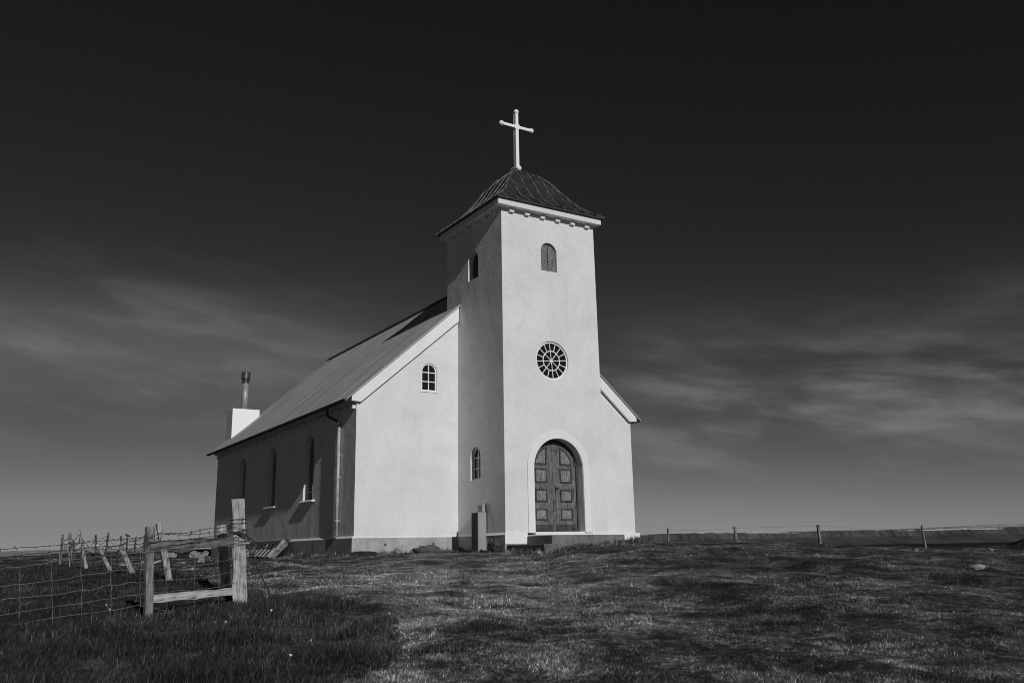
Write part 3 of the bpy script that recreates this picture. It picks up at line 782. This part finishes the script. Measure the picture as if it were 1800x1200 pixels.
for r in H_ROWS:
    net.tube(wire_path([onfence(u, v, -0.08) for u, v in r], 0.02, 8), 0.0033, 5)
for u in (-190, -135, -80, -22, 35, 90, 144, 195, 247, 293, 341, 383):
    dx = random.uniform(-3, 3)
    net.tube(wire_path([onfence(u + dx * k / 4 + random.uniform(-1, 1), row_v(r, u), -0.083) for k, r in enumerate(H_ROWS)] + [onfence(u + dx, row_v(H_ROWS[-1], u) + 9, -0.083)], 0.016, 5), 0.0028, 5)
build_local(net, 'wire_netting', M['wire'], fA)
for pts in ([(-220, 990), (0, 965.5), (105, 957), (180, 950), (262, 943), (285, 937), (330, 936), (358, 930), (390, 926), (412, 921)],
            [(-220, 1010), (0, 980), (105, 968), (190, 959), (262, 954), (285, 950), (330, 948), (375, 941), (412, 937)],
            [(264, 965), (300, 960), (325, 955), (350, 952), (380, 947), (410, 940)],
            [(283, 938), (330, 939), (372, 936), (412, 930)]):
    m = barbed([onfence(u, v, -0.10) for u, v in pts], 0.0042); build_local(m, 'barbed_wire', M['barb'], fA)

# --- the crooked line of old posts running back to the left
def fence_line(name, label, posts, strands, mat, wr_, net_=False, bend=0.0, bw=0.006):
    y0 = posts[0][4]; f0 = at(posts[0][0], posts[0][1], y0)
    e = empty(name, (f0.x, f0.y, gz(f0.x, f0.y))); tag(e, label, 'fence', None)
    tops = []
    for (u0, v0, u1, v1, y, w) in posts:                     # foot pixel, top pixel, distance, width
        a, b = at(u0, v0, y), at(u1, v1, y)
        a2 = a - (b - a).normalized() * 0.0; a2.z = min(a.z, gz(a.x, a.y)) - 0.0
        a2 = a + (a - b).normalized() * 0.35
        m = MB(); roughpost(m, a2, b, w, w * .85, random.uniform(.1, .6), 12, 0.88, w * .05); o = build_local(m, 'post', M['postgrey' if mat == 'postmid' and y > 27 else mat], e)
        tops.append((a, b))
    for fr in strands:
        pts = []
        for i, (a, b) in enumerate(tops):
            p = a.lerp(b, fr + random.uniform(-.05, .05)) + Vector((0, -w * .6, 0)); 
            if pts: 
                q = (pts[-1] + p) / 2; q.z -= random.uniform(.0, bend); pts.append(q)
            pts.append(p)
        m = barbed(pts, wr_, bw, 0.3, 8); build_local(m, 'barbed_wire', M['barb'], e)
    return e
fence_line('crooked_fence', 'crooked fence of leaning bleached posts behind the sheep netting', [
    (295, 1010, 279, 919, 17, 0.115), (232, 1003, 208, 952, 20, 0.10), (192, 1000, 171, 957, 23, 0.09), (151, 994, 139, 931, 26, 0.10), (124, 991, 123, 936, 28, 0.095), (106, 989, 110, 939, 31, 0.085)], (0.86, 0.68, 0.5), 'postmid', 0.006, bend=0.16, bw=0.04)
fence_line('far_crooked_fence', 'small grey fence of thin posts along the crest left of the church', [
    (130, 984, 129, 950, 38, 0.085), (145, 983, 142, 948, 38.5, 0.08), (169, 977, 168, 939, 39, 0.085), (185, 976, 191, 935, 39, 0.085), (210, 975, 213, 941, 39.5, 0.075), (222, 974, 224, 943, 40, 0.07), (236, 973, 239, 944, 40, 0.07), (251, 974, 255, 940, 40, 0.085), (274, 972, 275, 952, 41, 0.07)], (0.84, 0.62, 0.4), 'postdark', 0.009, bend=0.14, bw=0.04)
fence_line('hilltop_fence', 'sparse wire fence of four thin posts on the crest right of church', [
    (1175, 961, 1174, 928, 48, 0.10), (1296, 962, 1291, 925, 44, 0.13), (1443, 964, 1438, 922, 40, 0.13), (1628, 968, 1620, 923, 38, 0.085), (1850, 962, 1848, 918, 36, 0.14)], (0.9,), 'postgrey', 0.003, bend=0.10, bw=0.02)

# small bird perched on a far post
bp = at(224, 943, 40); m = MB(); bl = 0.15
m.tube([Vector((-.13, 0, .015)), Vector((-.09, 0, .03)), Vector((-.05, 0, .05)), Vector((0, 0, .065)), Vector((.035, 0, .085)), Vector((.055, 0, .115)), Vector((.075, 0, .125)), Vector((.092, 0, .12)), Vector((.12, 0, .115))],
       [.008, .014, .032, .045, .036, .024, .024, .014, .003], 10)
bird = m.build('bird', M['bird'], None, True); bird.scale = (1.15, 1.15, 1.0); bird.location = bp + Vector((0, 0, -0.01)); bird.rotation_euler = (0, 0, math.pi)
tag(bird, 'tiny dark bird perched on a thin post of the far fence', 'bird')

# ------------------------------------------------------------------ stones, mounds, rack
def rock(name, p, size, mat, label, cat='stone', group=None, seed=0, squash=0.6, angular=1.0):
    bm = bmesh.new(); bmesh.ops.create_icosphere(bm, subdivisions=4, radius=1.0)
    for v in bm.verts:
        d = v.co.normalized(); q = d * 1.3 + Vector((seed * 7.1, seed * 3.3, 0))
        k = 1 + 0.40 * angular * mnoise.noise(q) + 0.22 * mnoise.noise(q * 2.7) + 0.09 * mnoise.noise(q * 7)
        v.co = d * k
        v.co.x *= size[0]; v.co.y *= size[1]; v.co.z = max(v.co.z * size[2], -0.5 * size[2])
    me = bpy.data.meshes.new(name); bm.to_mesh(me); bm.free(); me.materials.append(mat)
    for pl in me.polygons: pl.use_smooth = angular < 1
    o = bpy.data.objects.new(name, me); COL.objects.link(o); o.location = p; o.rotation_euler.z = seed * 1.3
    return tag(o, label, cat, group)
def rk(u, v, wpx, hpx, mat, label, seed, **kw):
    p = ground_hit(u, v); s = p.y / F_PX
    return rock('stone', p + Vector((0, 0, hpx * s * .25)), (wpx * s / 2, wpx * s / 2.4, hpx * s * .62), M[mat], label, seed=seed, **kw)
rk(342, 979, 19, 11, 'stone', 'long pale stone below the rails, left of the two in front of the wall', 1)
rk(361, 976, 12, 9, 'stone', 'round bright stone below the rail beside the dark fence post', 2)
rk(354, 982, 11, 8, 'stone', 'mid grey stone squeezed between the long pale one and the bright one', 3)
rk(354, 988, 13, 8, 'stone', 'pale stone lying lowest of the small heap below the rails', 4)
rk(301, 979, 17, 9, 'stone', 'half buried grey boulder right of the leaning post foot', 5)
rk(318, 974, 40, 16, 'darkstone', 'wide dark slab of rock behind the fence rails', 6)
rk(215, 994, 14, 5, 'stone', 'flat pale stone left of a leaning post in the grass', 7)
rk(252, 990, 9, 5, 'stone', 'little white stone just left of the slim grey post', 8)
rk(322, 990, 8, 4, 'stone', 'small flat light stone under the rails, away from the heap', 9)
rk(1717, 1000, 24, 10, 'stone', 'pale lumpy rock lying in the lawn at far right', 10)
rk(1740, 968, 12, 5, 'stone', 'white stone on the crest near the right edge mound', 11)
rk(1612, 967, 6, 4, 'stone', 'small pale stone at the foot of the rightmost crest post', 12)
rk(1557, 966, 5, 4, 'stone', 'small pale stone on the crest between the two right posts', 13)
# fallen stick
p = ground_hit(268, 993); q = at(283, 984, p.y + .3); m = MB(); m.tube([p + Vector((0, 0, .03)), p.lerp(q, .5) + Vector((0, 0, .02)), q], [.03, .025, .018], 7)
o = m.build('stick', M['rail']); tag(o, 'short bleached stick propped in the grass right of the grey post', 'stick')

def church_pt(x, y, z=None):
    c, s = math.cos(YAW), math.sin(YAW); X, Y = TX + c * x - s * y, TY + s * x + c * y
    return Vector((X, Y, gz(X, Y) if z is None else TZ + z))
def earth(x, y, sx, sy, sz, lab, seed, mat='turf', dz=0.0):
    return rock('soil_mound', church_pt(x, y) + Vector((0, 0, dz)), (sx, sy, sz), M[mat], lab, 'soil mound', seed=seed, angular=0.9)
earth(0.25, -0.25, 0.42, 0.4, 0.12, 'low turf mound at the front left corner of the church', 21)
earth(2.15, -0.5, 0.42, 0.34, 0.17, 'rounded dark soil mound against the left front wall', 22, 'darkstone')
s1 = rock('stone', church_pt(1.55, -0.2) + Vector((0, 0, .08)), (0.34, 0.12, 0.16), M['concrete'], 'grey flat slab leaning behind the dark mound at the front wall', seed=23); s1.rotation_euler.z = YAW
s2 = rock('stone', church_pt(3.16, -2.55) + Vector((0, 0, .13)), (0.12, 0.26, 0.24), M['darkstone'], 'dark pointed stone propped at the tower foot left of the steps', seed=24); s2.rotation_euler.z = YAW

# wooden slatted rack leaning against the side wall
rack = empty('slatted_rack', church_pt(-0.6, 5.0), YAW); tag(rack, 'wooden slatted rack leaning on the side wall behind the tall post', 'rack')
rz0 = rack.location.z
def rk_local(z): return z
zt = TZ - rz0
YA, YB = 0.1, 4.6
def lean(x_top, x_bot, y0, y1, z0, z1, th):  # a board in the leaning plane
    m = MB(); f = lambda z: x_bot + (x_top - x_bot) * (z / zt)
    m.add([(f(z0), y0, z0), (f(z0), y1, z0), (f(z1), y1, z1), (f(z1), y0, z1), (f(z0) - th, y0, z0), (f(z0) - th, y1, z0), (f(z1) - th, y1, z1), (f(z1) - th, y0, z1)],
          [(0, 1, 2, 3), (7, 6, 5, 4), (0, 4, 5, 1), (1, 5, 6, 2), (2, 6, 7, 3), (3, 7, 4, 0)]); return m
lean(.42, -.12, YA, YB, zt - .10, zt + 0.0, .07).build('top_rail', M['slatdark'], rack)
lean(.42, -.12, YA + .3, YB, 0.02, 0.10, .06).build('bottom_rail', M['slatdark'], rack)
lean(.42, -.12, YA + .3, YB, zt * .52, zt * .52 + .05, .05).build('middle_rail', M['slatdark'], rack)
for k in range(9):
    y = YA + 0.55 + 0.46 * k
    lean(.34, -.21, y, y + 0.17 + .03 * math.sin(k * 3), 0.03, zt * .50 + random.uniform(-.03, .03), .05).build('slat', M['slat'], rack)
    lean(.40, -.13, y + .05, y + 0.19, zt * .58, zt - .11, .04).build('slat', M['slatdark'] if k % 3 else M['slat'], rack)
lean(.50, .30, YA, YB, 0.0, zt - .12, .02).build('gap_shade_board', M['slatdark'], rack)  # dark sheet added behind the slats; stands in for shade in the gaps
m = MB(); roughpost(m, (-0.30, 0.05, -0.03), (0.20, -0.10, zt * .86), 0.26, 0.10, 0.4, 8, 0.95, 0.015); m.build('end_post', M['slat'], rack)

# ------------------------------------------------------------------ grass
POLY_PX = [(-700, 1420), (500, 1420), (600, 1215), (640, 1188), (690, 1165), (712, 1142), (703, 1112), (690, 1082), (640, 1064), (560, 1047), (480, 1047), (400, 1036), (330, 1012), (290, 1003), (180, 992), (60, 986)]
pw_ = [ground_hit(u, v) for u, v in POLY_PX]
PX = np.array([p.x for p in pw_] + [-26, -26]); PY_ = np.array([p.y for p in pw_] + [38, 4])
def in_poly(x, y):
    ins = np.zeros(x.shape, bool); j = len(PX) - 1
    for i in range(len(PX)):
        c = ((PY_[i] > y) != (PY_[j] > y)) & (x < (PX[j] - PX[i]) * (y - PY_[i]) / (PY_[j] - PY_[i] + 1e-12) + PX[i]); ins ^= c; j = i
    return ins
cY, sY = math.cos(YAW), math.sin(YAW)
def in_church(x, y):
    bx_, by_ = cY * (x - TX) + sY * (y - TY), -sY * (x - TX) + cY * (y - TY)
    return ((bx_ > -.05) & (bx_ < W + .05) & (by_ > -.02) & (by_ < L + .05)) | ((bx_ > A - .05) & (bx_ < A + TW + .02) & (by_ > YT - .05) & (by_ < 1)) | ((bx_ > A) & (bx_ < 7.1) & (by_ > -4.76) & (by_ < 0))
def sample(n, ymin, ymax, power):
    u = rng.random(n); e = 1 - power
    y = (ymin ** e + u * (ymax ** e - ymin ** e)) ** (1 / e)
    x = (rng.random(n) * 2 - 1) * (y * 0.66 + 1.5)
    return x, y
TUS = [(745, 1112, .26, .55), (752, 1146, .3, .3), (735, 1082, .22, .3), (608, 1058, .5, .25), (880, 1070, .35, .3)]
TUS = [(ground_hit(u, v), a, b) for u, v, a, b in TUS]
def in_tussock(x, y):
    k = np.zeros(x.shape)
    for p, a, b in TUS: k = np.maximum(k, np.exp(-(((x - p.x) / a) ** 2 + ((y - p.y) / b) ** 2)))
    return k
def wob2(x, y, s): return np.sin(x * s + 1.3 * np.sin(y * s * .8)) * np.sin(y * s * 1.1 + 1.7 * np.sin(x * s * .7))
def blades(name, x, y, h, w, mat, lean_amt, lean_pow=1.2, two=True):
    n = len(x); z = ground_z(x, y) - 0.004
    a = rng.random(n) * 2 * np.pi; l = rng.random(n) ** lean_pow * lean_amt; la = rng.random(n) * 2 * np.pi
    dx, dy = np.cos(a) * w / 2, np.sin(a) * w / 2
    lx, ly = np.cos(la) * l * h + h * 0.12, np.sin(la) * l * h + h * .05
    hz = h * np.sqrt(np.clip(1 - (l * .8) ** 2, .12, 1))
    B0 = np.stack([x - dx, y - dy, z], 1); B1 = np.stack([x + dx, y + dy, z], 1)
    tone = rng.random(n)
    if two:
        M0 = np.stack([x - dx * .8 + lx * .32, y - dy * .8 + ly * .32, z + hz * .58], 1); M1 = np.stack([x + dx * .8 + lx * .32, y + dy * .8 + ly * .32, z + hz * .58], 1)
        T = np.stack([x + lx, y + ly, z + hz], 1)
        V = np.stack([B0, B1, M1, M0, T], 1).reshape(-1, 3); k = 5
        b = (np.arange(n) * 5)[:, None]
        loops = np.concatenate([b + np.array([0, 1, 2, 3]), b + np.array([3, 2, 4])], 1).ravel()
        starts = np.stack([np.arange(n) * 7, np.arange(n) * 7 + 4], 1).ravel(); tot = np.tile([4, 3], n)
    else:
        T = np.stack([x + lx, y + ly, z + hz], 1); V = np.stack([B0, B1, T], 1).reshape(-1, 3); k = 3
        loops = np.arange(3 * n); starts = np.arange(n) * 3; tot = np.full(n, 3)
    me = bpy.data.meshes.new(name); me.vertices.add(len(V)); me.vertices.foreach_set('co', V.ravel())
    me.loops.add(len(loops)); me.loops.foreach_set('vertex_index', loops.astype(np.int32))
    me.polygons.add(len(starts)); me.polygons.foreach_set('loop_start', starts.astype(np.int32)); me.polygons.foreach_set('loop_total', tot.astype(np.int32))
    me.update(calc_edges=True)
    at_ = me.attributes.new('tone', 'FLOAT', 'POINT'); at_.data.foreach_set('value', np.repeat(tone, k).astype(np.float32))
    me.materials.append(mat); o = bpy.data.objects.new(name, me); COL.objects.link(o); o['kind'] = 'stuff'
    return o
x, y = sample(1250000, 6.0, 52, 1.4)
jx, jy = x + .12 * wob2(x, y, 7.) + .1 * wob2(y, x, 17.), y + .2 * wob2(y, x, 6.)
lg = in_poly(jx, jy); keep = ~in_church(x, y) & ~lg
x, y = x[keep], y[keep]
hh = (0.011 + 0.019 * rng.random(len(x))) * (1 + 0.5 * wob2(x, y, 2.1) + 0.4 * wob2(y, x, 9.3)) * (1 + .015 * y)
blades('lawn_grass', x, y, hh, 0.0034 + 0.0004 * y, M['lawn'], 1.2, 0.6, two=False)
x, y = sample(420000, 6.0, 34, 1.5); x = x * 1.0
jx, jy = x + .12 * wob2(x, y, 7.) + .1 * wob2(y, x, 17.), y + .2 * wob2(y, x, 6.)
keep = (in_poly(jx, jy) | (in_tussock(jx, jy) > 0.35 + .4 * rng.random(len(x)))) & ~in_church(x, y); x, y = x[keep], y[keep]
tuft = np.clip(0.75 + 0.45 * wob2(x, y, 2.7) + 0.25 * wob2(y, x, 6.3), .25, 1.5)
hh = (0.045 + 0.10 * rng.random(len(x))) * tuft * np.clip(1.25 - y / 45, .5, 1) * np.where(in_poly(x, y), 1, .6)
blades('long_grass', x, y, hh, 0.0042 + 0.0004 * y, M['long'], 1.1, 0.8)

# taller tufts left standing along the walls and steps where nobody mows
def along(p, q, n, spread):
    t = rng.random(n); k = np.repeat(rng.random(n // 12 + 1), 12)[:n]; t = (0.6 * k + 0.4 * t)
    bx0 = p[0] + (q[0] - p[0]) * k + rng.normal(0, .10, n); by0 = p[1] + (q[1] - p[1]) * k + rng.normal(0, .10, n)
    nxn, nyn = (q[1] - p[1]), -(q[0] - p[0]); ln = math.hypot(nxn, nyn); o_ = np.abs(rng.normal(0, spread, n)) + .03
    bx0 += nxn / ln * o_; by0 += nyn / ln * o_
    return TX + cY * bx0 - sY * by0, TY + sY * bx0 + cY * by0
segs = [((-.06, 12), (-.06, 0), 2600, .10), ((0, -.03), (A, -.03), 1900, .09), ((3.2, -5.07), (6.75, -4.78), 3200, .14), ((A, YT - .1), (3.2, -5.07), 500, .08), ((6.75, -4.78), (6.75, -2.9), 900, .1), ((A - .05, -.1), (A - .05, YT), 500, .08)]
P_ = [along(*sg) for sg in segs]; x = np.concatenate([p[0] for p in P_]); y = np.concatenate([p[1] for p in P_])
keep = ~in_church(x, y); x, y = x[keep], y[keep]
blades('wall_foot_grass', x, y, 0.05 + 0.13 * rng.random(len(x)) ** 2, np.full(len(x), .016), M['lawn'], 1.0, 0.8)
# a few white flowers in the long grass
fl0 = None
for (u, v, lab) in ((193, 1075, 'white flower under the sheep netting'), (188, 1084, 'white flower just below the one under the netting'), (473, 1086, 'white flower in long grass below the tall post'), (390, 1108, 'white flower left of the patch below the tall post'),
               (682, 1092, 'white flower at the right edge of the long grass'), (555, 1141, 'white flower deep in the long grass, middle'), (502, 1171, 'white flower lowest right in the long grass'), (80, 996, 'white flower on the slope behind the netting at left')):
    p = ground_hit(u, v); 
    if fl0 is None:
        m = MB()
        for k in range(7):
            a = 2 * math.pi * k / 7; ca, sa = math.cos(a), math.sin(a)
            m.add([(0.004 * ca, .004 * sa, .1), (.022 * ca - .008 * sa, .022 * sa + .008 * ca, .112), (.03 * ca, .03 * sa, .114), (.022 * ca + .008 * sa, .022 * sa - .008 * ca, .112)], [(0, 1, 2, 3)])
        m.ball((0, 0, .104), .009, 8); m.tube([(0, 0, 0.03), (.01, 0, .06), (0, 0, .1)], .0012, 5)
        fl0 = m.build('flower', M['flower']); o = fl0
    else: o = fl0.copy(); COL.objects.link(o)
    o.scale = (.6, .6, 1); o.location = p; o.rotation_euler = (0.5, 0.2, random.random() * 6)
    tag(o, lab, 'flower', 'white flowers in the grass')

# ------------------------------------------------------------------ sun and sky
SB = Vector((-0.074, -1.0, 0.468)).normalized()
SW = Vector((cY * SB.x - sY * SB.y, sY * SB.x + cY * SB.y, SB.z))
el = math.asin(SW.z); azs = math.atan2(SW.x, SW.y)
sd = bpy.data.lights.new('sun', 'SUN'); sd.energy = 2.55; sd.angle = math.radians(0.5); sd.color = (1, 1, 1)
so = bpy.data.objects.new('sun', sd); COL.objects.link(so); so.rotation_euler = SW.to_track_quat('Z', 'Y').to_euler(); so.location = (20, -20, 30)

world = bpy.data.worlds.new('World'); scene.world = world; world.use_nodes = True
nt = world.node_tree; nt.nodes.clear()
out = nt.nodes.new('ShaderNodeOutputWorld'); bg = nt.nodes.new('ShaderNodeBackground'); bg.inputs[1].default_value = 0.1
nt.links.new(bg.outputs[0], out.inputs[0])
sky = nt.nodes.new('ShaderNodeTexSky'); sky.sky_type = 'NISHITA'; sky.sun_disc = False; sky.sun_elevation = el; sky.sun_rotation = azs
sky.air_density = 1.0; sky.dust_density = 0.3; sky.ozone_density = 3.0; sky.altitude = 50
sepc = nt.nodes.new('ShaderNodeSeparateColor'); nt.links.new(sky.outputs[0], sepc.inputs[0])
red = sepc.outputs[0]                                   # seen through a deep red filter, as in black and white film
tc = nt.nodes.new('ShaderNodeTexCoord'); sx = nt.nodes.new('ShaderNodeSeparateXYZ'); nt.links.new(tc.outputs['Generated'], sx.inputs[0])
az = math_n(nt, 'ARCTAN2', sx.outputs[0], sx.outputs[1]); elv = math_n(nt, 'ARCSINE', sx.outputs[2])
SKY_GAIN, SKY_POW = 0.106, 1.40
base = math_n(nt, 'MINIMUM', math_n(nt, 'MULTIPLY', math_n(nt, 'POWER', red, SKY_POW), SKY_GAIN), 1.6)
base = math_n(nt, 'ADD', base, math_n(nt, 'MULTIPLY', math_n(nt, 'EXPONENT', math_n(nt, 'MULTIPLY', math_n(nt, 'ABSOLUTE', elv), -16.0)), 1.0))   # pale air low over the fjord
# thin cirrus streaks, laid out by compass bearing and height above the horizon
def cmb(a, b, c=0.0):
    n = nt.nodes.new('ShaderNodeCombineXYZ')
    for i, q in enumerate((a, b, c)):
        if isinstance(q, (int, float)): n.inputs[i].default_value = q
        else: nt.links.new(q, n.inputs[i])
    return n.outputs[0]
ept = math_n(nt, 'ADD', elv, math_n(nt, 'MULTIPLY', az, 0.13))
def gauss(val, mu, sg):
    t = math_n(nt, 'DIVIDE', math_n(nt, 'SUBTRACT', val, mu), sg)
    return math_n(nt, 'EXPONENT', math_n(nt, 'MULTIPLY', math_n(nt, 'MULTIPLY', t, t), -1.0))
def sstep(val, a, b):
    n = nt.nodes.new('ShaderNodeMapRange'); n.interpolation_type = 'SMOOTHSTEP'; n.inputs[1].default_value = a; n.inputs[2].default_value = b
    nt.links.new(val, n.inputs[0]); return n.outputs[0]
n1 = noise(nt, cmb(math_n(nt, 'MULTIPLY', az, 3.2), math_n(nt, 'MULTIPLY', ept, 15.0), 1.7), 1.1, 4, 0.5, 0.35)
n2 = noise(nt, cmb(math_n(nt, 'MULTIPLY', az, 8.5), math_n(nt, 'MULTIPLY', ept, 38.0), 3.3), 1.0, 4, 0.5, 0.5)
n3 = noise(nt, cmb(math_n(nt, 'MULTIPLY', az, 36.0), math_n(nt, 'MULTIPLY', ept, 120.0), 5.3), 1.0, 4, 0.6, 0.5)
wisp = math_n(nt, 'ADD', math_n(nt, 'ADD', math_n(nt, 'MULTIPLY', n1, 0.56), math_n(nt, 'MULTIPLY', n2, 0.38)), math_n(nt, 'MULTIPLY', n3, 0.06))
wv = math_n(nt, 'POWER', sstep(wisp, 0.37, 0.68), 1.5)
leftm = math_n(nt, 'MULTIPLY', gauss(elv, 0.205, 0.075), sstep(az, -0.06, -0.30))
rightm = math_n(nt, 'MULTIPLY', gauss(elv, 0.150, 0.066), sstep(az, 0.04, 0.20))
clo = math_n(nt, 'MULTIPLY', wv, math_n(nt, 'ADD', math_n(nt, 'MULTIPLY', leftm, 0.075), math_n(nt, 'MULTIPLY', rightm, 0.125)))
veil = math_n(nt, 'MULTIPLY', gauss(elv, 0.215, 0.055), math_n(nt, 'ADD', math_n(nt, 'MULTIPLY', sstep(az, -0.04, -0.30), 0.040), 0.006))
CLOUD_SCALE = 10.0                                       # the Background node's strength is 0.1
tot = math_n(nt, 'ADD', base, math_n(nt, 'MULTIPLY', math_n(nt, 'ADD', clo, veil), CLOUD_SCALE))
nt.links.new(tot, bg.inputs[0])

vs_ = scene.view_settings; vs_.view_transform = 'Standard'; vs_.look = 'None'; vs_.exposure = 0.0; vs_.gamma = 1.0; vs_.use_curve_mapping = False
scene.cycles.filter_width = 1.0
scene.render.resolution_x, scene.render.resolution_y = 1024, 682
